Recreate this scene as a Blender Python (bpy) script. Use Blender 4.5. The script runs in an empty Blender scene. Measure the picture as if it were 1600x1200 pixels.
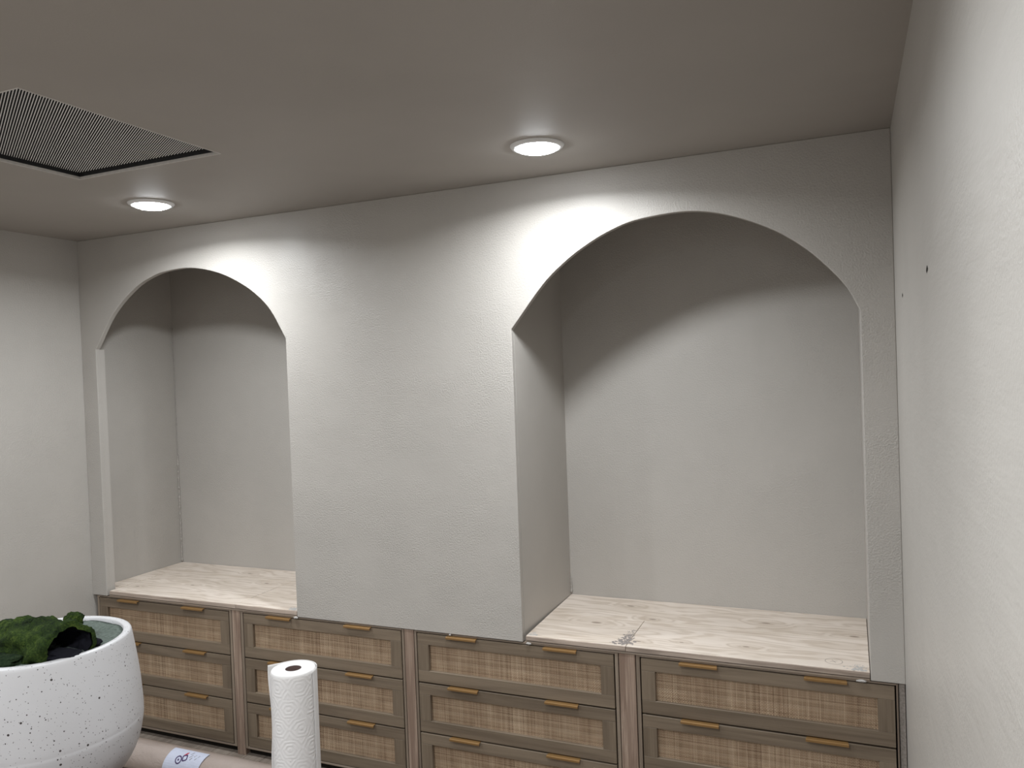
import bpy, bmesh, math, random
from mathutils import Vector, Matrix, noise
random.seed(7)
S = bpy.context.scene
COL = S.collection
PI = math.pi

# ------------------------------------------------------------------ camera
F_PX = 1229.72
CAM = Vector((3.46986, -2.73099, 1.69063))
YAW, PITCH, ROLL = -0.405499, -0.017717, -0.036618
fwd = Vector((math.sin(YAW)*math.cos(PITCH), math.cos(YAW)*math.cos(PITCH), math.sin(PITCH)))
rgt0 = Vector((math.cos(YAW), -math.sin(YAW), 0))
up0 = rgt0.cross(fwd)
rgt = math.cos(ROLL)*rgt0 + math.sin(ROLL)*up0
upv = -math.sin(ROLL)*rgt0 + math.cos(ROLL)*up0
cd = bpy.data.cameras.new('camera'); cam = bpy.data.objects.new('camera', cd); COL.objects.link(cam)
cd.sensor_width = 36; cd.lens = F_PX/1600*36; cd.clip_start = 0.02
cam.matrix_world = Matrix(((rgt.x, upv.x, -fwd.x, CAM.x), (rgt.y, upv.y, -fwd.y, CAM.y),
                           (rgt.z, upv.z, -fwd.z, CAM.z), (0, 0, 0, 1)))
S.camera = cam

# ------------------------------------------------------------------ world, exposure
w = bpy.data.worlds.new('world'); S.world = w; w.use_nodes = True
w.node_tree.nodes['Background'].inputs[0].default_value = (0.05, 0.05, 0.05, 1)
w.node_tree.nodes['Background'].inputs[1].default_value = 0.2
S.view_settings.view_transform = 'Standard'; S.view_settings.look = 'None'
S.view_settings.gamma = 1.0; S.view_settings.use_curve_mapping = False
S.view_settings.exposure = 0.10
LAMP = 62.0            # glow of the LED lenses themselves
LAMP_W = 13.5          # power of each recessed downlight
LAMP_SPREAD = 161.0    # beam of the downlights, degrees
LAMP_COL = (0.93, 0.97, 1.0)

# ------------------------------------------------------------------ dimensions (metres)
L = 3.606              # room width
H = 2.40               # ceiling
B = 0.657              # lower edge of the arched wall
D = 0.570              # alcove depth
T = 0.024              # thickness of the arched wall
TJ = 0.048             # depth of the jamb return in the left alcove
YB = -4.5              # rear of the room
XL0, XL1, XR0, XR1 = 0.098, 1.247, 2.303, 3.506
BT = 0.683             # bench top

# ------------------------------------------------------------------ node helpers
def new_mat(name, rough=0.5, spec=0.5, metal=0.0):
    m = bpy.data.materials.new(name); m.use_nodes = True
    n = m.node_tree.nodes; b = n['Principled BSDF']
    b.inputs['Roughness'].default_value = rough
    b.inputs['Specular IOR Level'].default_value = spec
    b.inputs['Metallic'].default_value = metal
    return m, m.node_tree, b
def nd(t, typ, **kw):
    n = t.nodes.new(typ)
    for k, v in kw.items():
        if k.startswith('i_'):
            n.inputs[k[2:].replace('_', ' ')].default_value = v
        else: setattr(n, k, v)
    return n
def lk(t, a, b): t.links.new(a, b)
def mth(t, op, a, b=None, c=None, clamp=False):
    n = t.nodes.new('ShaderNodeMath'); n.operation = op; n.use_clamp = clamp
    for i, v in enumerate((a, b, c)):
        if v is None: continue
        if isinstance(v, (int, float)): n.inputs[i].default_value = v
        else: lk(t, v, n.inputs[i])
    return n.outputs[0]
def mixc(t, f, a, b, mode='MIX'):
    n = t.nodes.new('ShaderNodeMix'); n.data_type = 'RGBA'; n.blend_type = mode
    if isinstance(f, (int, float)): n.inputs[0].default_value = f
    else: lk(t, f, n.inputs[0])
    for s, v in ((6, a), (7, b)):
        if isinstance(v, tuple): n.inputs[s].default_value = (*v[:3], 1)
        else: lk(t, v, n.inputs[s])
    return n.outputs[2]
def sstep(t, v, lo, hi):
    n = t.nodes.new('ShaderNodeMapRange'); n.interpolation_type = 'SMOOTHSTEP'
    lk(t, v, n.inputs[0]); n.inputs[1].default_value = lo; n.inputs[2].default_value = hi
    return n.outputs[0]
def coords(t, kind='Object', scale=(1, 1, 1), rnd=0.0):
    tc = t.nodes.new('ShaderNodeTexCoord'); mp = t.nodes.new('ShaderNodeMapping')
    lk(t, tc.outputs[kind], mp.inputs[0]); mp.inputs['Scale'].default_value = scale
    if rnd:
        oi = t.nodes.new('ShaderNodeObjectInfo')
        c = t.nodes.new('ShaderNodeCombineXYZ')
        lk(t, mth(t, 'MULTIPLY', oi.outputs['Random'], rnd), c.inputs[0])
        lk(t, mth(t, 'MULTIPLY', oi.outputs['Random'], rnd*0.7), c.inputs[1])
        lk(t, mth(t, 'MULTIPLY', oi.outputs['Random'], rnd*1.3), c.inputs[2])
        lk(t, c.outputs[0], mp.inputs['Location'])
    return mp.outputs[0]
def nz(t, vec, scale, detail=3, rough=0.55, dist=0.0):
    n = t.nodes.new('ShaderNodeTexNoise'); lk(t, vec, n.inputs['Vector'])
    n.inputs['Scale'].default_value = scale; n.inputs['Detail'].default_value = detail
    n.inputs['Roughness'].default_value = rough; n.inputs['Distortion'].default_value = dist
    return n.outputs['Fac']
def bump(t, b, h, strength, dist):
    n = t.nodes.new('ShaderNodeBump'); n.inputs['Strength'].default_value = strength
    n.inputs['Distance'].default_value = dist; lk(t, h, n.inputs['Height'])
    lk(t, n.outputs[0], b.inputs['Normal'])
def ramp(t, f, stops):
    n = t.nodes.new('ShaderNodeValToRGB'); lk(t, f, n.inputs[0]); e = n.color_ramp.elements
    while len(e) < len(stops): e.new(0.5)
    for k, (p, c) in zip(e, stops): k.position = p; k.color = (*c, 1)
    return n.outputs[0]

# ------------------------------------------------------------------ materials
PAINT = (.440, .415, .384)
def paint(name, col, rough, fine, coarse, spec=0.5, streak=None):
    m, t, b = new_mat(name, rough, spec)
    v = coords(t, 'Object')
    patch = nz(t, v, 2.2, 3)
    lk(t, mixc(t, sstep(t, patch, .3, .7), tuple(c*.97 for c in col), tuple(min(1, c*1.03) for c in col)), b.inputs['Base Color'])
    f = nz(t, v, 170, 3, .6)
    mask = sstep(t, nz(t, v, 3.3, 2), .35, .62)
    g = nz(t, coords(t, 'Object', streak or (1, 1, 1)), 22, 4, .6)
    h = mth(t, 'ADD', mth(t, 'MULTIPLY', mth(t, 'MULTIPLY', f, fine), mth(t, 'ADD', mask, .35)), mth(t, 'MULTIPLY', g, coarse))
    bump(t, b, h, .55, .0035)
    return m
M_wall = paint('greige_orange_peel_paint', PAINT, .40, 1.0, .35, .3)
M_niche = paint('greige_alcove_paint', PAINT, .5, .9, .3)
M_jamb = paint('greige_smooth_paint', PAINT, .45, .12, .2)
M_right = paint('greige_trowelled_paint', (.450, .426, .394), .45, .35, 1.3, streak=(1, .16, .8))
M_ceil = paint('greige_ceiling_paint', (.385, .358, .330), .6, .15, .1, .35)

def wood(name, dark, light, axis, rough=.5, ring=26, spec=.4, contrast=1.0):
    m, t, b = new_mat(name, rough, spec)
    sc = [1, 1, 1]; sc['xyz'.index(axis)] = .06
    v = coords(t, 'Object', tuple(sc), rnd=7)
    n1 = nz(t, v, ring, 4, .6, .6)
    sc2 = [1, 1, 1]; sc2['xyz'.index(axis)] = .02
    n2 = nz(t, coords(t, 'Object', tuple(sc2), rnd=3), 160, 2, .6)
    f = mth(t, 'ADD', mth(t, 'MULTIPLY', n1, .7), mth(t, 'MULTIPLY', n2, .3))
    oi = t.nodes.new('ShaderNodeObjectInfo')
    f = mth(t, 'ADD', f, mth(t, 'MULTIPLY', mth(t, 'SUBTRACT', oi.outputs['Random'], .5), .10))
    lk(t, mixc(t, sstep(t, f, .5-.2/contrast, .5+.2/contrast), dark, light), b.inputs['Base Color'])
    bump(t, b, n2, .15, .001)
    return m
M_rail = wood('olive_oak_along_x', (.128, .096, .067), (.212, .164, .117), 'x')
M_stile = wood('olive_oak_along_z', (.128, .096, .067), (.212, .164, .117), 'z')
M_case = wood('cabinet_case_oak', (.175, .135, .105), (.32, .255, .20), 'x')
M_post = wood('pinkish_oak_post', (.215, .148, .112), (.40, .305, .24), 'z', ring=46, contrast=1.5)
M_side = wood('case_edge_oak', (.155, .118, .090), (.27, .215, .165), 'z')
M_edge = wood('raw_board_edge', (.23, .18, .145), (.50, .41, .345), 'x', .7, 60)
M_table = wood('dark_table_wood', (.035, .018, .013), (.075, .04, .028), 'x', .35)
M_floor = wood('greyed_floor_plank', (.15, .122, .10), (.29, .245, .205), 'y', .4, 30)

def simple(name, col, rough=.6, spec=.4, metal=0.0, nscale=0, namt=.1, bmp=0, bdist=.002):
    m, t, b = new_mat(name, rough, spec, metal)
    if nscale:
        f = nz(t, coords(t), nscale, 4)
        lk(t, mixc(t, f, tuple(c*(1-namt) for c in col), tuple(min(1, c*(1+namt)) for c in col)), b.inputs['Base Color'])
        if bmp: bump(t, b, f, bmp, bdist)
    else: b.inputs['Base Color'].default_value = (*col, 1)
    return m
M_dark = simple('shadow_gap_board', (.02, .017, .014), .9, .1, nscale=30)
M_back = simple('rattan_backing', (.05, .034, .022), .85, .2, nscale=40)
M_brass = simple('aged_brass', (.26, .148, .056), .5, .4, .35, nscale=25, namt=.12)
M_trim = simple('white_trim_plastic', (.86, .87, .88), .4, .5, nscale=30, namt=.03)
M_speck = simple('plaster_spattered_filler', (.26, .23, .205), .8, .3, nscale=160, namt=.7, bmp=.4)
M_plast = simple('dry_plaster', (.48, .46, .44), .8, .3, nscale=120, namt=.15, bmp=.5)
M_caulk = simple('rough_caulk', (.40, .375, .345), .7, .3, nscale=90, namt=.3, bmp=.8, bdist=.004)
M_grey = simple('brushed_grille_metal', (.80, .79, .78), .45, .5, .3, nscale=60)
M_gframe = simple('grille_frame_paint', (.62, .60, .575), .5, .4, nscale=60, namt=.2)
M_duct = simple('dark_duct', (.035, .035, .037), .8, .2, nscale=20)
M_foam = simple('grey_green_foam', (.10, .12, .105), .95, .1, nscale=130, namt=.75, bmp=1.0, bdist=.004)
M_black = simple('black_felt_backing', (.010, .010, .014), .95, .1, nscale=90, namt=.5, bmp=.6)
M_paper = simple('white_paper_towel', (.64, .622, .61), .85, .2, nscale=300, namt=.02, bmp=.12, bdist=.001)
M_core = simple('cardboard_core', (.06, .038, .034), .9, .2, nscale=60)
M_ink = simple('purple_ink', (.055, .03, .10), .4, .4, nscale=50)
M_red = simple('red_ink', (.45, .06, .08), .4, .4, nscale=50)
M_greyink = simple('grey_ink', (.26, .27, .29), .4, .4, nscale=50)
M_label = simple('pale_blue_label', (.50, .53, .64), .25, .5, nscale=14, namt=.16)
M_hole = simple('nail_hole', (.03, .027, .024), .9, .1, nscale=90)
M_pencil = simple('pencil_line', (.30, .26, .23), .8, .2, nscale=90)
M_stain = simple('mortar_smear', (.27, .24, .225), .9, .2, nscale=140, namt=.45, bmp=.4)

# LED lens: the only emitter
m, t, b = new_mat('led_lens_glow', .4)
b.inputs['Base Color'].default_value = (.8, .8, .8, 1)
b.inputs['Emission Color'].default_value = (*LAMP_COL, 1)
b.inputs['Emission Strength'].default_value = LAMP
M_lens = m

# rattan strand: tone comes from the strand's own attribute
m, t, b = new_mat('rattan_strand', .6, .3)
at = nd(t, 'ShaderNodeAttribute', attribute_name='tone')
f = mth(t, 'ADD', at.outputs['Fac'], mth(t, 'MULTIPLY', mth(t, 'SUBTRACT', nz(t, coords(t, 'Object', (1, 1, 1), rnd=9), 9, 3), .5), .5))
lk(t, ramp(t, f, [(0, (.20, .120, .072)), (.5, (.41, .290, .190)), (1, (.66, .52, .37))]), b.inputs['Base Color'])
M_rattan = m

# whitewashed pine with knots at their own places on the boards
def pine(name, knots):
    m, t, b = new_mat(name, .55, .35)
    tc = t.nodes.new('ShaderNodeTexCoord'); sp = t.nodes.new('ShaderNodeSeparateXYZ'); lk(t, tc.outputs['Object'], sp.inputs[0])
    X, Y = sp.outputs[0], sp.outputs[1]
    warp = nz(t, coords(t, 'Object', (1.0, 4.5, 1)), 2.4, 3, .5, .3)
    ring = mth(t, 'ADD', mth(t, 'MULTIPLY', Y, 115), mth(t, 'MULTIPLY', warp, 40))
    core = None; halo = None
    for (kx, ky, s) in knots:
        dx = mth(t, 'MULTIPLY', mth(t, 'SUBTRACT', X, kx), .42); dy = mth(t, 'SUBTRACT', Y, ky)
        d = mth(t, 'SQRT', mth(t, 'ADD', mth(t, 'MULTIPLY', dx, dx), mth(t, 'MULTIPLY', dy, dy)))
        near = mth(t, 'SUBTRACT', 1, sstep(t, d, .010*s, .046*s))
        ring = mth(t, 'ADD', ring, mth(t, 'MULTIPLY', near, mth(t, 'SUBTRACT', mth(t, 'MULTIPLY', d, 500), 0)))
        c = mth(t, 'SUBTRACT', 1, sstep(t, d, .004*s, .0085*s))
        core = c if core is None else mth(t, 'MAXIMUM', core, c)
        halo = near if halo is None else mth(t, 'MAXIMUM', halo, near)
    g = mth(t, 'ADD', mth(t, 'MULTIPLY', mth(t, 'SINE', ring), .5), .5)
    g = mth(t, 'POWER', g, 2.2)
    fine = nz(t, coords(t, 'Object', (.05, 1, 1)), 130, 3, .6)
    blot = nz(t, coords(t, 'Object', (.6, 1.6, 1)), 6, 3)
    base = mixc(t, sstep(t, blot, .35, .7), (.77, .68, .60), (.67, .58, .495))
    base = mixc(t, mth(t, 'MULTIPLY', g, mth(t, 'ADD', .22, mth(t, 'MULTIPLY', fine, .42))), base, (.43, .335, .245))
    base = mixc(t, mth(t, 'MULTIPLY', halo, .28), base, (.46, .37, .285))
    base = mixc(t, mth(t, 'MULTIPLY', core, .75), base, (.22, .16, .12))
    lk(t, base, b.inputs['Base Color']); bump(t, b, fine, .12, .001)
    return m
M_pineR = pine('whitewashed_pine_wide', [(2.727, .325, 1), (3.149, .403, 1.1), (3.46, .34, 1.1), (2.734, .064, .7), (2.885, .1, .55), (3.108, .122, .8), (2.526, .224, 1.3), (2.60, .47, 1)])
M_pineL = pine('whitewashed_pine_narrow', [(.185, .105, .8), (.448, .202, .75), (.575, .463, .75), (.078, .075, .7), (.80, .33, .9)])

# speckled planter glaze
m, t, b = new_mat('speckled_white_glaze', .38, .5)
v = coords(t)
def specks(scale, thr, keep):
    vo = t.nodes.new('ShaderNodeTexVoronoi'); lk(t, v, vo.inputs['Vector']); vo.inputs['Scale'].default_value = scale
    se = t.nodes.new('ShaderNodeSeparateColor'); lk(t, vo.outputs['Color'], se.inputs[0])
    size = mth(t, 'MULTIPLY', se.outputs[1], thr)
    return mth(t, 'MULTIPLY', mth(t, 'LESS_THAN', vo.outputs['Distance'], size), mth(t, 'GREATER_THAN', se.outputs[0], keep))
a = mth(t, 'MAXIMUM', mth(t, 'MAXIMUM', specks(60, .155, .45), specks(120, .20, .35)), specks(210, .22, .35))
lk(t, mixc(t, a, mixc(t, nz(t, v, 6, 2), (.50, .492, .50), (.54, .532, .538)), (.045, .036, .035)), b.inputs['Base Color'])
M_planter = m

# moss
m, t, b = new_mat('green_moss', .95, .1)
v = coords(t)
f = mth(t, 'ADD', mth(t, 'MULTIPLY', nz(t, v, 28, 4), .6), mth(t, 'MULTIPLY', nz(t, v, 220, 3), .4))
lk(t, ramp(t, f, [(.34, (.005, .009, .005)), (.52, (.022, .040, .008)), (.70, (.072, .100, .020))]), b.inputs['Base Color'])
bump(t, b, nz(t, v, 330, 3, .7), 1.0, .004)
M_moss = m
m, t, b = new_mat('shaded_green_moss', .95, .1)  # darker copy of the moss, shade of front and left clumps in its colour
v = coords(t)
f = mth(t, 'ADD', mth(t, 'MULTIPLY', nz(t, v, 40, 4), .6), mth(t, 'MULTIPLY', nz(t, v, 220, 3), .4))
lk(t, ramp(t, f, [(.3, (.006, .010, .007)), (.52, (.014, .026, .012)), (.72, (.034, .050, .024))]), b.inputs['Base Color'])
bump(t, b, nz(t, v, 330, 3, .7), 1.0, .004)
M_moss_shade = m

# plastic-wrapped tube
m, t, b = new_mat('tan_tube_in_clear_wrap', .32, .5)
v = coords(t, 'Object', (.5, 1, 1))
f = nz(t, v, 9, 4)
lk(t, mixc(t, f, (.29, .235, .205), (.42, .355, .32)), b.inputs['Base Color'])
b.inputs['Coat Weight'].default_value = .8; b.inputs['Coat Roughness'].default_value = .08
bump(t, b, nz(t, coords(t, 'Object', (1, 1, 1)), 32, 4, .65, .8), .55, .006)
M_tube = m

# ------------------------------------------------------------------ mesh helpers
def link(name, me, mat=None, parent=None):
    o = bpy.data.objects.new(name, me); COL.objects.link(o)
    if mat and me and not me.materials: me.materials.append(mat)
    if parent: o.parent = parent
    return o
def bm_obj(name, bm, mat, parent=None, smooth=False):
    bmesh.ops.recalc_face_normals(bm, faces=bm.faces)
    me = bpy.data.meshes.new(name); bm.to_mesh(me); bm.free()
    if smooth: me.polygons.foreach_set('use_smooth', [True]*len(me.polygons))
    return link(name, me, mat, parent)
def bbox(bm, x0, x1, y0, y1, z0, z1, bev=0.0, seg=1):
    r = bmesh.ops.create_cube(bm, size=1.0)
    for v in r['verts']:
        v.co = Vector(((x0+x1)/2+v.co.x*(x1-x0), (y0+y1)/2+v.co.y*(y1-y0), (z0+z1)/2+v.co.z*(z1-z0)))
    if bev:
        es = list({e for v in r['verts'] for e in v.link_edges})
        bmesh.ops.bevel(bm, geom=es, offset=bev, segments=seg, affect='EDGES', profile=.5)
def box(name, mat, x0, x1, y0, y1, z0, z1, parent=None, bev=0.0, seg=1):
    """box whose object origin sits at its centre (world coordinates when the parent is at the origin)"""
    c = Vector(((x0+x1)/2, (y0+y1)/2, (z0+z1)/2)); bm = bmesh.new()
    bbox(bm, x0-c.x, x1-c.x, y0-c.y, y1-c.y, z0-c.z, z1-c.z, bev, seg)
    o = bm_obj(name, bm, mat, parent); o.location = c
    return o
def wbox(name, mat, x0, x1, y0, y1, z0, z1, parent=None, bev=0.0):
    """box with its origin at the world origin, for surfaces textured in room coordinates"""
    bm = bmesh.new(); bbox(bm, x0, x1, y0, y1, z0, z1, bev)
    return bm_obj(name, bm, mat, parent)
def empty(name, loc=(0, 0, 0), rz=0.0, parent=None):
    o = bpy.data.objects.new(name, None); COL.objects.link(o); o.location = loc; o.rotation_euler.z = rz
    o.empty_display_size = .05
    if parent: o.parent = parent
    return o
def tag(o, label, cat, group=None):
    o['label'] = label; o['category'] = cat
    if group: o['group'] = group
    return o
def struct(o, label=None):
    o['kind'] = 'structure'
    if label: o['label'] = label
    return o
def lathe(bm, prof, n=64, cap0=False, cap1=False):
    rings = [[bm.verts.new((r*math.cos(2*PI*k/n), r*math.sin(2*PI*k/n), z)) for k in range(n)] for r, z in prof]
    for a, b_ in zip(rings, rings[1:]):
        for k in range(n): bm.faces.new((a[k], a[(k+1) % n], b_[(k+1) % n], b_[k]))
    if cap0: bm.faces.new(rings[0][::-1])
    if cap1: bm.faces.new(rings[-1])
    return rings
def child_world(o, parent):
    """parent an object while keeping world placement (parents here are unrotated or already placed)"""
    bpy.context.view_layer.update()
    mw = o.matrix_world.copy(); o.parent = parent; o.matrix_parent_inverse = parent.matrix_world.inverted(); o.matrix_world = mw

# ================================================================== the setting
# floor: planks over a subfloor
fl = struct(wbox('floor', M_dark, -.02, L+.02, YB-.02, D+.05, -.06, -.013), 'greyed wood plank floor along the cabinets')
PW, PL = .0927, .92
bm = bmesh.new(); bbox(bm, -PW/2+.001, PW/2-.001, -PL/2+.001, PL/2-.001, -.013, 0, .0012); bmesh.ops.recalc_face_normals(bm, faces=bm.faces)
plank_me = bpy.data.meshes.new('plank'); bm.to_mesh(plank_me); bm.free(); plank_me.materials.append(M_floor)
nx = int(round((L-.005)/PW))
for i in range(nx):
    off = (i*.37 % 1.0)*PL
    y = D - off + PL*.5
    while y > YB:
        lo, hi = y-PL/2, y+PL/2
        if hi > D-.001:
            if D-.01-lo > .06:
                o = box('plank', M_floor, .003+i*PW+.001, .003+(i+1)*PW-.001, lo+.001, D-.002, -.013, 0, fl, .0012)
        elif lo < YB:
            if hi-YB > .06:
                o = box('plank', M_floor, .003+i*PW+.001, .003+(i+1)*PW-.001, YB+.002, hi-.001, -.013, 0, fl, .0012)
        else:
            o = link('plank', plank_me, None, fl); o.location = (.003+(i+.5)*PW, y, 0)
        y -= PL

VX0, VX1, VY0, VY1 = 1.056, 1.684, -1.462, -.806     # opening of the return-air grille
bm = bmesh.new()
bbox(bm, -.12, VX0, YB-.1, D+.1, H, H+.12); bbox(bm, VX1, L+.12, YB-.1, D+.1, H, H+.12)
bbox(bm, VX0, VX1, YB-.1, VY0, H, H+.12); bbox(bm, VX0, VX1, VY1, D+.1, H, H+.12)
struct(bm_obj('ceiling', bm, M_ceil), 'flat greige ceiling')
struct(wbox('wall_left', M_wall, -.12, 0, YB-.1, D+.1, -.06, H), 'greige wall on the left')
wr = struct(wbox('wall_right', M_right, L, L+.12, YB-.1, D+.1, -.06, H), 'roughly trowelled greige wall on the right')
struct(wbox('wall_rear', M_wall, -.12, L+.12, YB-.12, YB, -.06, H))
struct(wbox('wall_alcove_back', M_niche, 0, L, D, D+.1, -.06, H), 'recessed rear wall of the two arched alcoves')

# the arched wall: one slab with two arched openings that run down to the benches
ARCH_L = [(XL0, 1.866), (.104, 1.873), (.223, 2.029), (.373, 2.142), (.499, 2.192), (.600, 2.208), (.727, 2.209), (.867, 2.180), (.984, 2.132), (1.088, 2.068), (1.172, 1.987), (1.2455, 1.864), (XL1, 1.862)]
ARCH_R = [(XR0, 1.842), (2.3045, 1.846), (2.432, 1.998), (2.516, 2.072), (2.598, 2.126), (2.688, 2.170), (2.790, 2.201), (2.944, 2.213), (3.05, 2.201), (3.150, 2.169), (3.236, 2.129), (3.300, 2.089), (3.365, 2.036), (3.427, 1.970), (3.471, 1.912), (3.5045, 1.842), (XR1, 1.838)]
def catmull(P, k=5):
    out = []
    for i in range(1, len(P)-2):
        p0, p1, p2, p3 = [Vector(q) for q in P[i-1:i+3]]
        if i == 1: p0 = 2*p1-p2
        if i == len(P)-3: p3 = 2*p2-p1
        for j in range(k):
            s = j/k
            out.append(.5*((2*p1)+(p2-p0)*s+(2*p0-5*p1+4*p2-p3)*s*s+(3*p1-p0-3*p2+p3)*s**3))
    return [Vector(P[0])] + out + [Vector(P[-2]), Vector(P[-1])]
cl, cr = catmull(ARCH_L), catmull(ARCH_R)
outline = [(0, B), (0, H), (L, H), (L, B), (XR1, B)] + [tuple(q) for q in reversed(cr)] + [(XR0, B), (XL1, B)] + [tuple(q) for q in reversed(cl)] + [(XL0, B)]
bm = bmesh.new()
vs = [bm.verts.new((x, 0, z)) for x, z in outline]
fc = bm.faces.new(vs)
ex = bmesh.ops.extrude_face_region(bm, geom=[fc])
for v in ex['geom']:
    if isinstance(v, bmesh.types.BMVert): v.co.y += T
fa = bm_obj('wall_back', bm, M_wall)
struct(fa, 'greige textured wall pierced by two wide arches')
bv = fa.modifiers.new('bevel', 'BEVEL'); bv.width = .0025; bv.segments = 2; bv.limit_method = 'ANGLE'; bv.angle_limit = math.radians(50)
# alcove side walls behind the arched wall
for x0, x1 in ((XL1, XL1+.03), (XR0-.03, XR0), (XR1, XR1+.03)):
    struct(wbox('wall_alcove_side', M_jamb, x0, x1, T, D, .6555, H), None)
def relabel():
    sides = sorted([o for o in COL.objects if o.name.startswith('wall_alcove_side')], key=lambda o: o.bound_box[0][0])
    for o, s in zip(sides, ('right side wall of the narrow left alcove', 'left side wall of the right alcove', 'right side wall of the right alcove')): o['label'] = s
relabel()
struct(wbox('wall_alcove_return', M_jamb, 0, XL0-.0001, T-.0035, TJ, B+.001, 1.864), 'jamb return at the left edge of the left alcove')
# torn caulk in the rear corner of the left alcove
def caulk(name, x, y, z0, z1, n, r0, parent):
    bm = bmesh.new(); rings = []
    for i in range(n+1):
        z = z0+(z1-z0)*i/n
        r = r0*(.45+1.0*abs(noise.noise(Vector((z*55, 3.1, 0)))))
        ring = []
        for k in range(7):
            a = 2*PI*k/7
            j = .25*noise.noise(Vector((z*80, a*2, 5)))
            ring.append(bm.verts.new((x+r*(1+j)*math.cos(a), y+r*(1+j)*math.sin(a), z)))
        rings.append(ring)
    for a, b_ in zip(rings, rings[1:]):
        for k in range(7): bm.faces.new((a[k], a[(k+1) % 7], b_[(k+1) % 7], b_[k]))
    bm.faces.new(rings[0][::-1]); bm.faces.new(rings[-1])
    return bm_obj(name, bm, M_caulk, parent, True)
wl = bpy.data.objects['wall_alcove_back']
caulk('caulk_bead', .004, D-.004, BT+.004, 1.28, 130, .0065, wl)
caulk('caulk_bead', .003, D-.003, 1.28, 2.0, 60, .0035, wl)
caulk('caulk_bead', XR0+.003, D-.003, BT+.006, .76, 14, .006, wl)
# nail holes in the right wall
for y, z, r in ((-1.093, 1.848, .0048), (-.370, 1.853, .0045)):
    bm = bmesh.new()
    n = 10
    ring = [bm.verts.new((0, 3.4*r*math.cos(2*PI*k/n)*(1+.4*math.sin(3.1*k)), r*math.sin(2*PI*k/n)*(1.25+.35*math.cos(2.3*k)))) for k in range(n)]
    c = bm.verts.new((-.0006, 0, 0))
    for k in range(n): bm.faces.new((ring[k], ring[(k+1) % n], c))
    o = bm_obj('nail_hole', bm, M_hole, wr); o.location = (L-.0004, y, z)

# ================================================================== ceiling lamps
def lamp(x, y, label):
    r = tag(empty('recessed_ceiling_light', (x, y, H)), label, 'ceiling light', 'round recessed ceiling lights')
    bm = bmesh.new()
    lathe(bm, [(.062, -.002), (.066, -.009), (.074, -.010), (.082, -.007), (.0865, -.001), (.0865, 0), (.062, 0), (.062, -.002)], 56)
    bm_obj('trim_ring', bm, M_trim, r, True)
    bm = bmesh.new()
    rings = lathe(bm, [(.0655, -.0085), (.061, -.0142), (.050, -.0180), (.030, -.0208), (.006, -.0215)], 40)
    bm.faces.new(rings[-1])
    bm_obj('lens', bm, M_lens, r, True)
    ld = bpy.data.lights.new('downlight', 'AREA'); ld.shape = 'DISK'; ld.size = .128
    ld.energy = LAMP_W; ld.color = LAMP_COL; ld.spread = math.radians(LAMP_SPREAD)
    lo = bpy.data.objects.new('downlight', ld); COL.objects.link(lo); lo.parent = r; lo.location = (0, 0, -.0228)
    return r
lamp(.953, -.414, 'glowing round ceiling light near the left arch, beside the vent')
lamp(2.577, -.380, 'glowing round ceiling light above the left end of the right arch')
# unseen lamps behind the photographer; extra row and right column placed to brighten walls
for x, side in ((.953, 'left'), (2.86, 'right')):
    for y, row in ((-2.05, 'second'), (-3.05, 'third'), (-4.05, 'last')):
        lamp(x, y, '%s ceiling light of the %s row, unseen behind the photographer' % (side, row))

# ================================================================== return-air grille in the ceiling
g = tag(empty('ceiling_vent', ((VX0+VX1)/2, (VY0+VY1)/2, H)), 'square metal return air grille with fine slats in the ceiling', 'vent')
cx, cy = g.location.x, g.location.y
hx, hy = (VX1-VX0)/2, (VY1-VY0)/2
FW = .004
GZ = .020               # the grille sits this far up inside the opening
for x0, x1, y0, y1 in ((-hx, hx, hy-FW, hy), (-hx, hx, -hy, -hy+FW), (-hx, -hx+FW, -hy+FW, hy-FW), (hx-FW, hx, -hy+FW, hy-FW)):
    box('frame_bar', M_gframe, x0, x1, y0, y1, -.0015, .0085, g, .0008)
    box('duct_lining', M_duct, x0, x1, y0, y1, .0086, GZ+.03, g)
box('duct_backing', M_duct, -hx+FW, hx-FW, -hy+FW, hy-FW, GZ+.008, GZ+.012, g)
# diagonal slats, clipped to the opening
ang = math.radians(149.5); dx, dy = math.cos(ang), math.sin(ang); px, py = -dy, dx
ix, iy = hx-FW-.014, hy-FW-.014
pitch = .0066
n = 0
k = -90
while k <= 90:
    ox, oy = px*pitch*k, py*pitch*k
    t0, t1 = -9.0, 9.0
    for o_, d_, lim in ((ox, dx, ix), (oy, dy, iy)):
        a, b_ = (-lim-o_)/d_, (lim-o_)/d_
        t0, t1 = max(t0, min(a, b_)), min(t1, max(a, b_))
    if t1-t0 > .012:
        ln = t1-t0; bm = bmesh.new()
        # slanted blade: leaning cross-section
        prof = [(-.0015, -.0022), (.0006, -.0031), (.0015, -.0010), (.0004, -.0002)]
        e0 = [bm.verts.new((-ln/2, a, z)) for a, z in prof]; e1 = [bm.verts.new((ln/2, a, z)) for a, z in prof]
        for q in range(4): bm.faces.new((e0[q], e0[(q+1) % 4], e1[(q+1) % 4], e1[q]))
        bm.faces.new(e0[::-1]); bm.faces.new(e1)
        o = bm_obj('slat', bm, M_grey, g); tm = (t0+t1)/2
        o.location = (ox+dx*tm, oy+dy*tm, GZ); o.rotation_euler.z = ang-PI
    k += 1

# ================================================================== cabinets with rattan drawers
YF = .004               # plane of the cabinet fronts
CW = .817               # width of a drawer front
DH = .1965              # height of a drawer front
RT, RB, ST = .0445, .047, .050   # rails and stiles
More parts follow.
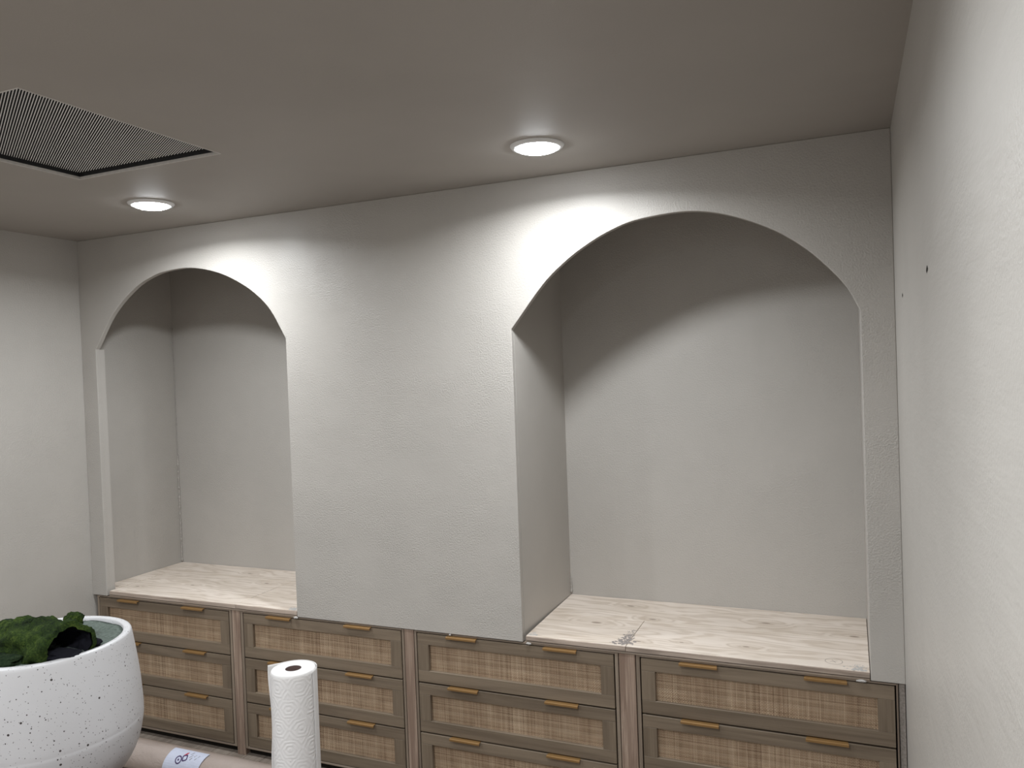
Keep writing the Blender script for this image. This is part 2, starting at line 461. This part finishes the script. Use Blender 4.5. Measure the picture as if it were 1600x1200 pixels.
# one woven rattan panel, shared by all drawers
PWD, PHT = CW-2*ST, DH-RT-RB
def weave():
    bm = bmesh.new(); tone = bm.faces.layers.float.new('tone')
    p = .0046; nxs, nzs = int(PWD/p), int(PHT/p)
    wv = .285*p
    rx = [random.gauss(.5, .16) for _ in range(nxs+1)]; rz = [random.gauss(.55, .13) for _ in range(nzs+1)]
    for i in range(nxs+1):
        if random.random() < .05: rx[i] -= .3
    for j in range(nzs+1):                      # horizontal strands
        z = -PHT/2+(j+.5)*PHT/(nzs+1); prev = None; wj = wv*(1+random.uniform(-.15, .2))
        for i in range(nxs+2):
            x = -PWD/2+(i)*PWD/(nxs+1)
            y = .0007*(1 if (i+j) % 2 else -1)
            jz = z+.0004*noise.noise(Vector((x*30, z*90, 0)))
            cur = (bm.verts.new((x, y, jz-wj)), bm.verts.new((x, y, jz+wj)))
            if prev:
                f = bm.faces.new((prev[0], cur[0], cur[1], prev[1])); f[tone] = rz[j]+.10*noise.noise(Vector((x*14, z*60, 3)))
            prev = cur
    for i in range(nxs+1):                      # vertical strands
        x = -PWD/2+(i+.5)*PWD/(nxs+1); prev = None; wi = wv*(1+random.uniform(-.25, .15))
        for j in range(nzs+2):
            z = -PHT/2+j*PHT/(nzs+1)
            y = .0007*(-1 if (i+j) % 2 else 1)
            jx = x+.0005*noise.noise(Vector((x*90, z*30, 7)))
            cur = (bm.verts.new((jx-wi, y, z)), bm.verts.new((jx+wi, y, z)))
            if prev:
                f = bm.faces.new((prev[0], cur[0], cur[1], prev[1])); f[tone] = rx[i]+.08*noise.noise(Vector((x*60, z*20, 9)))
            prev = cur
    me = bpy.data.meshes.new('rattan_weave'); bm.to_mesh(me); bm.free(); me.materials.append(M_rattan)
    return me
weave_me = weave()
def shared_box(name, mat, sx, sy, sz, bev):
    bm = bmesh.new(); bbox(bm, -sx/2, sx/2, -sy/2, sy/2, -sz/2, sz/2, bev); bmesh.ops.recalc_face_normals(bm, faces=bm.faces)
    me = bpy.data.meshes.new(name); bm.to_mesh(me); bm.free(); me.materials.append(mat); return me
rt_me = shared_box('rail', M_rail, CW, .018, RT, .0012)
rb_me = shared_box('rail', M_rail, CW, .018, RB, .0012)
st_me = shared_box('stile', M_stile, ST, .018, PHT, .0008)
bd_me = shared_box('drawer', M_back, CW-.01, .006, DH-.01, .0005)
# brass pull: a bent plate hooked over the drawer's upper edge
bm = bmesh.new()
prof = [(.012, .0006), (-.014, .0006), (-.0172, -.001), (-.0172, -.0078), (-.0152, -.0078), (-.0152, -.0022), (-.0135, -.0014), (.012, -.0014)]
HL = .131
e0 = [bm.verts.new((-HL/2+(.004 if y > -.012 else 0), y, z)) for y, z in prof]; e1 = [bm.verts.new((HL/2-(.004 if y > -.012 else 0), y, z)) for y, z in prof]
for q in range(8): bm.faces.new((e0[q], e0[(q+1) % 8], e1[(q+1) % 8], e1[q]))
bm.faces.new(e0[::-1]); bm.faces.new(e1)
bmesh.ops.recalc_face_normals(bm, faces=bm.faces)
pull_me = bpy.data.meshes.new('handle'); bm.to_mesh(pull_me); bm.free(); pull_me.materials.append(M_brass)

def cabinet(x0, cl_, cr_, label):
    """x0: left edge of the drawer fronts; cl_/cr_: width of the case edge left and right"""
    x1 = x0+CW; xa, xb = x0-cl_, x1+cr_
    r = tag(empty('drawer_cabinet', ((x0+x1)/2, YF, 0)), label, 'cabinet', 'rattan drawer cabinets under the arches')
    ox = (x0+x1)/2
    g_ = .0045
    box('side_panel', M_side, xa-ox, x0-g_-ox, 0, .55, .032, .654, r, .001)
    box('side_panel', M_side, x1+g_-ox, xb-ox, 0, .55, .032, .654, r, .001)
    box('top_panel', M_case, x0-g_-ox, x1+g_-ox, 0, .55, .6495, .654, r)
    box('bottom_panel', M_case, x0-g_-ox, x1+g_-ox, 0, .55, .032, .0405, r, .001)
    box('back_panel', M_dark, x0-g_-ox, x1+g_-ox, .54, .55, .0405, .6495, r)
    for sx in (xa-ox+.06, xb-ox-.06):
        for y in (.045, .49): box('foot', M_case, sx-.035, sx+.035, y, y+.04, 0, .032, r, .001)
    box('under_shade_strip', M_dark, xa-ox+.002, xb-ox-.002, .026, .036, 0, .032, r)  # dark strip added to paint the black shade under the cabinet
    for k in range(3):
        zt = .6455-k*.2025
        dr = link('drawer', bd_me, None, r); dr.location = (0, .021, zt-DH/2)
        for me, nm, dx_, dz in ((rt_me, 'rail', 0, DH/2-RT/2), (rb_me, 'rail', 0, -DH/2+RB/2), (st_me, 'stile', -CW/2+ST/2, (RB-RT)/2), (st_me, 'stile', CW/2-ST/2, (RB-RT)/2)):
            o = link(nm, me, None, dr); o.location = (dx_, -.0125, dz)
        o = link('rattan_panel', weave_me, None, dr); o.location = (0, -.0078, (RB-RT)/2); o['kind'] = 'stuff'
        for hx_ in (-.205, .205):
            o = link('handle', pull_me, None, dr); o.location = (hx_, -.0215, DH/2+.0016)
    return r
cabinet(.041, .016, .018, 'rattan drawer cabinet partly behind the speckled planter, beneath the left arch')
cabinet(.945, .018, .014, 'rattan drawer cabinet directly behind the paper towel roll')
cabinet(1.839, .014, .017, 'rattan drawer cabinet right of the paper towel, third from the left')
cabinet(2.757, .018, .010, 'rattan drawer cabinet nearest the right wall, beneath the right arch')
# filler posts between the cabinets
for x0, x1, lab in ((.879, .924, 'pinkish wood filler post between the two leftmost rattan cabinets'),
                    (1.779, 1.822, 'narrow pinkish wood filler post between the two middle rattan cabinets'),
                    (2.676, 2.736, 'wide pinkish wood filler post between the two rightmost rattan cabinets')):
    p_ = tag(box('filler_post', M_post, x0, x1, YF-.0005, .12, .0, .655, None, .0012), lab, 'filler post', 'filler posts between cabinets')
tag(box('filler_strip', M_speck, 3.5865, L-.002, YF+.006, .05, 0, .6545, None, .001), 'plaster-spattered filler strip between last cabinet and right wall', 'filler strip')
tag(box('filler_strip', M_speck, .0015, .0235, YF+.022, .06, 0, .6545, None, .001), 'thin grey filler strip between first cabinet and left wall', 'filler strip')

# ================================================================== benches in the alcoves
def plank(name, mat, pts, z0, z1, parent):
    bm = bmesh.new()
    lo = [bm.verts.new((x, y, z0)) for x, y in pts]; hi = [bm.verts.new((x, y, z1)) for x, y in pts]
    n = len(pts)
    bm.faces.new(lo[::-1]); bm.faces.new(hi)
    for k in range(n): bm.faces.new((lo[k], lo[(k+1) % n], hi[(k+1) % n], hi[k]))
    es = [e for e in bm.edges if all(v.co.z > (z0+z1)/2 for v in e.verts)]
    bmesh.ops.bevel(bm, geom=es, offset=.0012, segments=1, affect='EDGES')
    return bm_obj(name, bm, mat, parent)
Z0, Z1 = .664, BT
def bench(label, mat, xa, xb, xs, ys, slant):
    r = tag(empty('bench_top', ((xa+xb)/2, 0, 0)), label, 'bench')
    kids = []
    kids.append(plank('plank', mat, [(xa+slant, .005), (xs-.0008, .005), (xs-.004, ys), (xa+slant*.4, ys)], Z0, Z1, None))
    kids.append(plank('plank', mat, [(xs+.0008, .005), (xb-.002, .005), (xb-.002, ys), (xs-.0024, ys)], Z0, Z1, None))
    kids.append(plank('plank', mat, [(xa+slant*.4, ys+.0003), (xb-.002, ys+.0003), (xb-.002, D-.001), (xa+.001, D-.001)], Z0, Z1, None))
    # stained front edging, two lengths, and the rail below it
    kids.append(box('edge_strip', M_edge, xa+slant, xs-.0008, 0.0005, .0048, Z0+.0005, Z1-.0018, None, .0008))
    kids.append(box('edge_strip', M_edge, xs+.0008, xb-.002, 0.0005, .0048, Z0+.0005, Z1-.0018, None, .0008))
    kids.append(box('front_rail', M_case, xa+slant, xb-.002, .0008, .03, .6552, Z0-.002, None, .0008))
    kids.append(box('support', M_case, xa+.03, xb-.03, .05, .5, .6552, Z0-.0005, None))
    return r, kids
def finish(r, kids):
    for k in kids: child_world(k, r)
rl, kl = bench('whitewashed pine bench top in the narrow left alcove', M_pineL, XL0+.004, XL1, .905, .395, .012)
# the left alcove is wider behind the arched wall
kl.append(plank('plank', M_pineL, [(.001, TJ+.002), (XL0+.0035, TJ+.002), (XL0+.0035, D-.001), (.001, D-.001)], Z0, Z1, None))
rr, kr = bench('whitewashed pine bench top with stained seam in the right alcove', M_pineR, XR0, XR1, 2.703, .300, .013)
# smear of mortar along the seam of the right bench
def smear(name, mat, cx_, cy_, n, sx, sy, rmax, z, seed, slope=0.0):
    rnd = random.Random(seed); bm = bmesh.new()
    for _ in range(n):
        x = rnd.gauss(0, sx); y = rnd.uniform(-sy, sy); x = x*(1.1-(y+sy)/(2.6*sy))+slope*y; r = rmax*rnd.uniform(.2, 1)*(1.1-(y+sy)/(2.6*sy))
        k = rnd.randint(5, 8); a0 = rnd.random()*6
        ring = [bm.verts.new((cx_+x+r*rnd.uniform(.5, 1.2)*math.cos(a0+2*PI*q/k), cy_+y+r*rnd.uniform(.5, 1.2)*math.sin(a0+2*PI*q/k), z)) for q in range(k)]
        top = bm.verts.new((cx_+x, cy_+y, z+.0006))
        for q in range(k): bm.faces.new((ring[q], ring[(q+1) % k], top))
    o = bm_obj(name, bm, mat); o['kind'] = 'stuff'
    return o
kr.append(smear('mortar_smear', M_stain, 2.688, .098, 150, .018, .088, .0105, Z1+.0002, 3))
kl.append(smear('mortar_smear', M_stain, .902, .205, 40, .002, .10, .0035, Z1+.0002, 5))
kl.append(smear('mortar_smear', M_plast, 1.215, .03, 60, .02, .022, .010, Z1+.0002, 8))
kr.append(smear('mortar_smear', M_plast, 2.335, .03, 50, .012, .02, .007, Z1+.0002, 9))
kr.append(smear('mortar_smear', M_plast, 3.47, .035, 70, .02, .026, .009, Z1+.0002, 10))
# pencilled circle with a cross
bm = bmesh.new(); n = 40; cxp, cyp, rp = 3.396, .068, .026
for k in range(n):
    a, b_ = 2*PI*k/n, 2*PI*(k+1)/n
    q = [bm.verts.new((cxp+r*math.cos(s), cyp+r*math.sin(s), Z1+.0004)) for r, s in ((rp, a), (rp, b_), (rp+.0016, b_), (rp+.0016, a))]
    bm.faces.new(q)
for a in (.5, .5+PI/2):
    d1 = Vector((math.cos(a), math.sin(a))); n1 = Vector((-d1.y, d1.x))*.0007
    q = [bm.verts.new((cxp+p_.x, cyp+p_.y, Z1+.0004)) for p_ in (d1*.013+n1, -d1*.013+n1, -d1*.013-n1, d1*.013-n1)]
    bm.faces.new(q)
kr.append(bm_obj('pencil_mark', bm, M_pencil))
finish(rl, kl); finish(rr, kr)
# plaster crumbs where the wall meets the cabinets
def lump(label, x, y, z, sx, sy, sz, seed):
    bm = bmesh.new(); bmesh.ops.create_icosphere(bm, subdivisions=3, radius=1)
    for v in bm.verts:
        d_ = 1+.45*noise.noise(v.co*1.9+Vector((seed, 0, 0)))+.2*noise.noise(v.co*5+Vector((seed, 2, 0)))
        v.co = Vector((v.co.x*sx*d_, v.co.y*sy*d_, v.co.z*sz*d_))
    o = bm_obj('plaster_crumb', bm, M_plast, None, True); o.location = (x, y, z)
    return tag(o, label, 'plaster crumb', 'plaster crumbs along the foot of the arched wall')
lump('white plaster crumb at the right foot of the left arch', 1.241, -.002, .6545, .011, .006, .0045, 1)
lump('plaster crumb at the left foot of the right arch', 2.327, -.001, .6545, .010, .003, .004, 2)
lump('plaster crumb at the right foot of the right arch', 3.478, -.001, .6535, .014, .003, .004, 4)
lump('tiny white plaster crumb above a handle of the third cabinet', 1.993, -.003, .655, .004, .003, .003, 6)

# ================================================================== plastic-wrapped tube on the floor
TR, TY, TZ = .065, -.25, .0665
tube = tag(empty('wrapped_tube', (.95, TY, 0)), 'long tan tube in clear plastic wrap lying on the floor before the cabinets', 'roll')
bm = bmesh.new(); n = 40; xs = [-.66+1.34*i/70 for i in range(71)]; rings = []
for x in xs:
    ring = []
    for k in range(n):
        a = 2*PI*k/n
        r = TR+.0022*noise.noise(Vector((x*7, math.cos(a)*1.5, math.sin(a)*1.5)))-.001
        ring.append(bm.verts.new((x, -r*math.cos(a), TZ+r*math.sin(a))))
    rings.append(ring)
for a, b_ in zip(rings, rings[1:]):
    for k in range(n): bm.faces.new((a[k], a[(k+1) % n], b_[(k+1) % n], b_[k]))
bm.faces.new(rings[0]); bm.faces.new(rings[-1][::-1])
bm_obj('roll_body', bm, M_tube, tube, True)
for sx in (-.66, .68):                                         # gathered plastic ends
    bm = bmesh.new(); s = 1 if sx > 0 else -1; rings = []
    for j, (q, rr_) in enumerate(((0, .062), (.012, .052), (.022, .028), (.036, .014), (.06, .022))):
        rings.append([bm.verts.new((sx+s*q, (rr_*(1+.18*math.sin(k*2.4)*(j > 0)))*math.cos(2*PI*k/24), TZ+(rr_*(1+.18*math.sin(k*2.4)*(j > 0)))*math.sin(2*PI*k/24))) for k in range(24)])
    for a, b_ in zip(rings, rings[1:]):
        for k in range(24): bm.faces.new((a[k], a[(k+1) % 24], b_[(k+1) % 24], b_[k]))
    bm.faces.new(rings[-1])
    bm_obj('wrap_end', bm, M_tube, tube, True)
def on_tube(x, arc, lift):
    """x along the tube from its Empty, arc = metres up round the surface from the height facing the room at 45 degrees"""
    a = PI/4+arc/TR; r = TR+lift
    return (x, -r*math.cos(a), TZ+r*math.sin(a))
def patch(name, mat, x0, x1, a0, a1, lift, parent, skew=0.0, nx_=10, na=10):
    bm = bmesh.new()
    g_ = [[bm.verts.new(on_tube(x0+(x1-x0)*i/nx_+skew*(j/na), a0+(a1-a0)*j/na, lift)) for j in range(na+1)] for i in range(nx_+1)]
    for i in range(nx_):
        for j in range(na): bm.faces.new((g_[i][j], g_[i+1][j], g_[i+1][j+1], g_[i][j+1]))
    return bm_obj(name, mat=mat, bm=bm, parent=parent)
lab = patch('label', M_label, -.185, .005, -.05, .045, .0022, tube, .02)
lab['label'] = 'pale blue printed label'
def shape(name, mat, pts_out, pts_in, ox, oa, lift, parent):
    bm = bmesh.new(); n = len(pts_out)
    a = [bm.verts.new(on_tube(ox+p[0], oa+p[1], lift)) for p in pts_out]
    if pts_in:
        b_ = [bm.verts.new(on_tube(ox+p[0], oa+p[1], lift)) for p in pts_in]
        for k in range(n): bm.faces.new((a[k], a[(k+1) % n], b_[(k+1) % n], b_[k]))
    else: bm.faces.new(a)
    return bm_obj(name, bm, mat, parent)
def rot(p, a): return (p[0]*math.cos(a)-p[1]*math.sin(a), p[0]*math.sin(a)+p[1]*math.cos(a))
circ = lambda r, n=28: [(r*math.cos(2*PI*k/n), r*math.sin(2*PI*k/n)) for k in range(n)]
def sq(r, n=28, e=5):
    out = []
    for k in range(n):
        c_, s_ = math.cos(2*PI*k/n), math.sin(2*PI*k/n); d_ = (abs(c_)**e+abs(s_)**e)**(-1/e); out.append((r*d_*c_, r*d_*s_))
    return out
LX, LA, TILT = -.106, -.004, .35
shape('logo', M_ink, circ(.0165), circ(.0118), LX, LA, .003, lab)
shape('logo', M_ink, circ(.0042, 14), None, LX, LA, .003, lab)
shape('logo', M_ink, [rot(p_, TILT) for p_ in sq(.0125)], [rot(p_, TILT) for p_ in sq(.0078)], LX+.028, LA+.011, .003, lab)
for i in range(3):
    q = .004*i
    shape('print_mark', M_red, [rot(p_, .5) for p_ in ((-.009, -.0016), (.009-q, -.0016), (.009-q, .0016), (-.009, .0016))], None, LX+.024+.004*i, LA+.025+.005*i, .003, lab)
for i, (mx, ma, ln) in enumerate(((.055, .022, .018), (.060, .012, .014), (.052, .034, .016), (.074, .026, .012), (.088, .020, .026))):
    shape('print_mark', M_greyink, [rot(p_, .9) for p_ in ((-ln/2, -.0015), (ln/2, -.0015), (ln/2, .0015), (-ln/2, .0015))], None, LX+mx, LA+ma, .003, lab)

# ================================================================== table holding planter and paper towels
TBL = .722
ta = math.atan2(.195, .53)
tx, ty = math.cos(ta), math.sin(ta)
e0_ = Vector((1.72, -1.372)); inw = Vector((ty, -tx))          # far edge and direction towards the room
tc_ = e0_+Vector((tx, ty))*.34+inw*.36
tb = tag(empty('work_table', (tc_.x, tc_.y, 0), ta), 'dark reddish wood table carrying the planter and the paper towels', 'table')
box('table_top', M_table, -.56, .56, -.36, .36, TBL-.028, TBL, tb, .003, 2)
for sx in (-1, 1):
    for sy in (-1, 1): box('leg', M_table, sx*.51-.025, sx*.51+.025, sy*.31-.025, sy*.31+.025, 0, TBL-.028, tb, .003)
    box('apron', M_table, sx*.51-.01, sx*.51+.01, -.285, .285, TBL-.1, TBL-.028, tb, .001)
for sy in (-1, 1): box('apron', M_table, -.485, .485, sy*.31-.01, sy*.31+.01, TBL-.1, TBL-.028, tb, .001)

# ================================================================== speckled planter
PC = Vector((1.7217, -1.491)); ZR = 1.100
pl = tag(empty('planter', (PC.x, PC.y, TBL)), 'white planter bowl with black speckles, filled with moss, in the lower left', 'planter')
z_ = lambda z: z-TBL
outer = [(.090, 0), (.108, .004), (.128, .022), (.145, .044), (.168, .066), (.184, z_(.812)), (.1975, z_(.845)), (.2050, z_(.885)), (.2062, z_(.898)), (.2056, z_(.902)), (.2062, z_(.908)), (.2055, z_(.93)), (.2020, z_(.983)), (.1965, z_(1.03)), (.1905, z_(1.072)), (.1870, z_(1.0955)), (.1845, z_(1.1)), (.1705, z_(1.1)), (.1680, z_(1.0975)), (.1700, z_(1.06)), (.1790, z_(.96)), (.170, z_(.86)), (.12, z_(.80)), (.02, z_(.79))]
# round the coarse profile
def smooth_prof(P, it=1):
    for _ in range(it):
        Q = [P[0]]
        for a, b_ in zip(P, P[1:]): Q += [(.75*a[0]+.25*b_[0], .75*a[1]+.25*b_[1]), (.25*a[0]+.75*b_[0], .25*a[1]+.75*b_[1])]
        P = Q+[P[-1]]
    return P
bm = bmesh.new(); rings = lathe(bm, smooth_prof(outer), 96, cap0=True); bm.faces.new(rings[-1])
bm_obj('bowl', bm, M_planter, pl, True)
# grey-green foam filling
bm = bmesh.new(); rings = []
for j in range(15):
    r = .1685*j/14
    rings.append([bm.verts.new((r*math.cos(2*PI*k/72), r*math.sin(2*PI*k/72), z_(1.0915)+.004*noise.noise(Vector((r*math.cos(2*PI*k/72)*40, r*math.sin(2*PI*k/72)*40, 0))))) for k in range(72)] if j else [bm.verts.new((0, 0, z_(1.0915)))])
for k in range(72): bm.faces.new((rings[0][0], rings[1][k], rings[1][(k+1) % 72]))
for a, b_ in zip(rings[1:], rings[2:]):
    for k in range(72): bm.faces.new((a[k], b_[k], b_[(k+1) % 72], a[(k+1) % 72]))
lowr = [bm.verts.new((v.co.x, v.co.y, z_(1.05))) for v in rings[-1]]
for k in range(72): bm.faces.new((rings[-1][k], lowr[k], lowr[(k+1) % 72], rings[-1][(k+1) % 72]))
bm_obj('foam_filling', bm, M_foam, pl, True)

# ------------------------------------------------------------------ moss
right2 = Vector((math.cos(YAW), -math.sin(YAW), 0)); view2 = Vector((-math.sin(YAW), -math.cos(YAW), 0))   # along the picture plane / towards the room
def moss_roll(label, base, axis_deg, ln, rw, rh, a0, a1, thick, seed, lean=0.0):
    """a sheet of moss curled over: green pile outside, black felt inside"""
    r = tag(empty('moss_mat', base), label, 'moss', 'loose moss mats in the planter')
    ax = (right2*math.cos(axis_deg)+view2*math.sin(axis_deg)).normalized(); sd = Vector((-ax.y, ax.x, 0))
    nu, nv = 46, 34
    def pt(u, v, off):
        a = a0+(a1-a0)*v; q = Vector((u*3.2+seed, math.cos(a), math.sin(a)))
        swell = 1+.22*noise.noise(q*1.6)+.13*noise.noise(q*4.2)
        x = (u-.5)*ln
        end = 1-.38*max(0, .35-u)/.35
        w_ = (rw*swell+off)*end*math.cos(a); h_ = (rh*swell+off)*end*math.sin(a)
        return ax*(x+.012*math.sin(a*2+seed)*(u > .5))+sd*w_+Vector((0, 0, h_+lean*x))
    for nm, off, mat, rough in (('moss_pile', 0, M_moss, .0045), ('felt_backing', -thick, M_black, .002)):
        bm = bmesh.new(); gr = []
        for i in range(nu+1):
            row = []
            for j in range(nv+1):
                p_ = pt(i/nu, j/nv, off); p_ += Vector((0, 0, 1))*rough*(noise.noise(p_*70+Vector((seed, 0, 0)))+.6*noise.noise(p_*160))
                row.append(bm.verts.new(p_))
            gr.append(row)
        for i in range(nu):
            for j in range(nv): bm.faces.new((gr[i][j], gr[i+1][j], gr[i+1][j+1], gr[i][j+1]))
        if nm == 'moss_pile':                                   # rolled lip down to the felt
            edge = [gr[nu][j] for j in range(nv+1)]
            lip = [bm.verts.new(pt(1.012, j/nv, -thick*.9)) for j in range(nv+1)]
            for j in range(nv): bm.faces.new((edge[j], lip[j], lip[j+1], edge[j+1]))
            for jj in (0, nv):
                e = [gr[i][jj] for i in range(nu+1)]; l2 = [bm.verts.new(pt(i/nu, jj/nv, -thick*.9)) for i in range(nu+1)]
                for i in range(nu): bm.faces.new((e[i], e[i+1], l2[i+1], l2[i]))
        bm_obj(nm, bm, mat, r, True)
    return r
def on_pl(a, b_, z): v = Vector((PC.x, PC.y, z))+right2*a+view2*b_; return v
moss_roll('curled green moss mat with a dark hollow end atop the planter', on_pl(.000, .040, 1.110), .46, .245, .064, .050, -.75, PI+.75, .013, 2.3, .03)
def moss_lump(label, pos, s, seed, mat=None):
    bm = bmesh.new(); bmesh.ops.create_icosphere(bm, subdivisions=5, radius=1)
    for v in bm.verts:
        n0 = v.co.normalized(); d_ = 1+.28*noise.noise(n0*1.6+Vector((seed, 0, 0)))+.10*noise.noise(n0*6+Vector((seed, 0, 0)))+.05*noise.noise(n0*19)
        v.co = Vector((n0.x*s[0]*d_, n0.y*s[1]*d_, n0.z*s[2]*d_))
    o = bm_obj('moss_clump', bm, mat or M_moss, None, True); o.location = pos; o.rotation_euler.z = -YAW
    return tag(o, label, 'moss', 'moss clumps in the planter')
moss_lump('flat moss clump in shade-dark colour along the front rim of the planter', on_pl(-.060, .120, 1.094), (.095, .034, .017), 4.4, M_moss_shade)
moss_lump('small moss tuft peeking over the back of the curled moss mat', on_pl(.045, -.050, 1.130), (.022, .020, .018), 7.7)
moss_lump('shade-coloured mossy lump behind the left end of the curled mat', on_pl(-.128, -.070, 1.102), (.030, .045, .026), 9.1, M_moss_shade)
moss_lump('black lump added as shade below the hollow of the curled moss mat', on_pl(.085, .098, 1.098), (.062, .032, .010), 14.0, M_black)  # black lump stands in for the shadow under the curled mat
moss_lump('small black felt scrap against the right inner rim of the planter', on_pl(.138, .03, 1.100), (.014, .013, .010), 11.2, M_black)

# ================================================================== paper towel roll
tw = tag(empty('paper_towel_roll', (2.250, -1.254, TBL), YAW*-1), 'white embossed paper towel roll standing on end with a loose sheet', 'paper towel')
TRR, THH, TCR = .052, .287, .0185
def emboss(a, z):
    # nested soft hexagons pressed into the sheet, staggered rows
    s_ = a*TRR; cw, ch = .05445, .047
    row = math.floor(z/ch); u = ((s_/cw+.5*(row % 2)) % 1)-.5; v = (z/ch-row)-.5
    d_ = max(abs(v)*1.0, abs(v)*.55+abs(u)*.85)
    d_ += .05*noise.noise(Vector((math.cos(a)*2.5, math.sin(a)*2.5, z*45)))
    return .00042*math.sin(2*PI*d_*6.0)*(.6+.4*noise.noise(Vector((s_*40, z*40, 0))))
bm = bmesh.new(); na, nzv = 180, 200; rings = []
for j in range(nzv+1):
    z = THH*j/nzv
    edge = min(j, nzv-j)/5; rd = TRR-(.0022*(1-edge)**2 if edge < 1 else 0)
    rings.append([bm.verts.new(((rd+emboss(2*PI*k/na, z)*min(1, edge))*math.cos(2*PI*k/na), (rd+emboss(2*PI*k/na, z)*min(1, edge))*math.sin(2*PI*k/na), z)) for k in range(na)])
for a, b_ in zip(rings, rings[1:]):
    for k in range(na): bm.faces.new((a[k], a[(k+1) % na], b_[(k+1) % na], b_[k]))
for top in (0, nzv):
    prev = rings[top]
    for j, r in enumerate((.047, .040, .033, .026, TCR)):
        zz = (THH if top else 0)+(.0004*(1 if j % 2 else -1) if j < 4 else 0)
        cur = [bm.verts.new((r*math.cos(2*PI*k/na), r*math.sin(2*PI*k/na), zz)) for k in range(na)]
        for k in range(na): bm.faces.new((prev[k], prev[(k+1) % na], cur[(k+1) % na], cur[k]))
        prev = cur
bm_obj('rolled_paper', bm, M_paper, tw, True)
bm = bmesh.new(); lathe(bm, [(TCR+.0002, .001), (TCR+.0002, THH-.0005), (TCR-.0012, THH-.0005), (TCR-.0012, .001), (TCR+.0002, .001)], 48)
bm_obj('cardboard_core', bm, M_core, tw, True)
# outermost loose sheet: leaves the roll at the right and stands off behind and to the left
bm = bmesh.new(); nu = 70; cols = []
AE = math.radians(122); FL = .043
for i in range(nu+1):
    s = i/nu; col = []
    for j in range(61):
        z = THH*j/60
        if s < .7:
            a = -.35+(AE+.35)*s/.7; rr_ = TRR+.0012+.0012*s
            x, y = rr_*math.cos(a), rr_*math.sin(a)
        else:
            q = (s-.7)/.3*FL; rr_ = TRR+.0020
            x = rr_*math.cos(AE)-math.sin(AE)*q; y = rr_*math.sin(AE)+math.cos(AE)*q
            wob = (q/FL)*(.0016*math.sin(z*46+1.0)+.0016*noise.noise(Vector((q*40, z*22, 1))))
            x += wob*math.cos(AE)-(q/FL)**3*.0025*math.sin(z*30); y += wob*math.sin(AE)
        col.append(bm.verts.new((x, y, z)))
    cols.append(col)
for a, b_ in zip(cols, cols[1:]):
    for j in range(60): bm.faces.new((a[j], b_[j], b_[j+1], a[j+1]))
o = bm_obj('loose_sheet', bm, M_paper, tw, True)
sm = o.modifiers.new('thickness', 'SOLIDIFY'); sm.thickness = .0006; sm.offset = 1
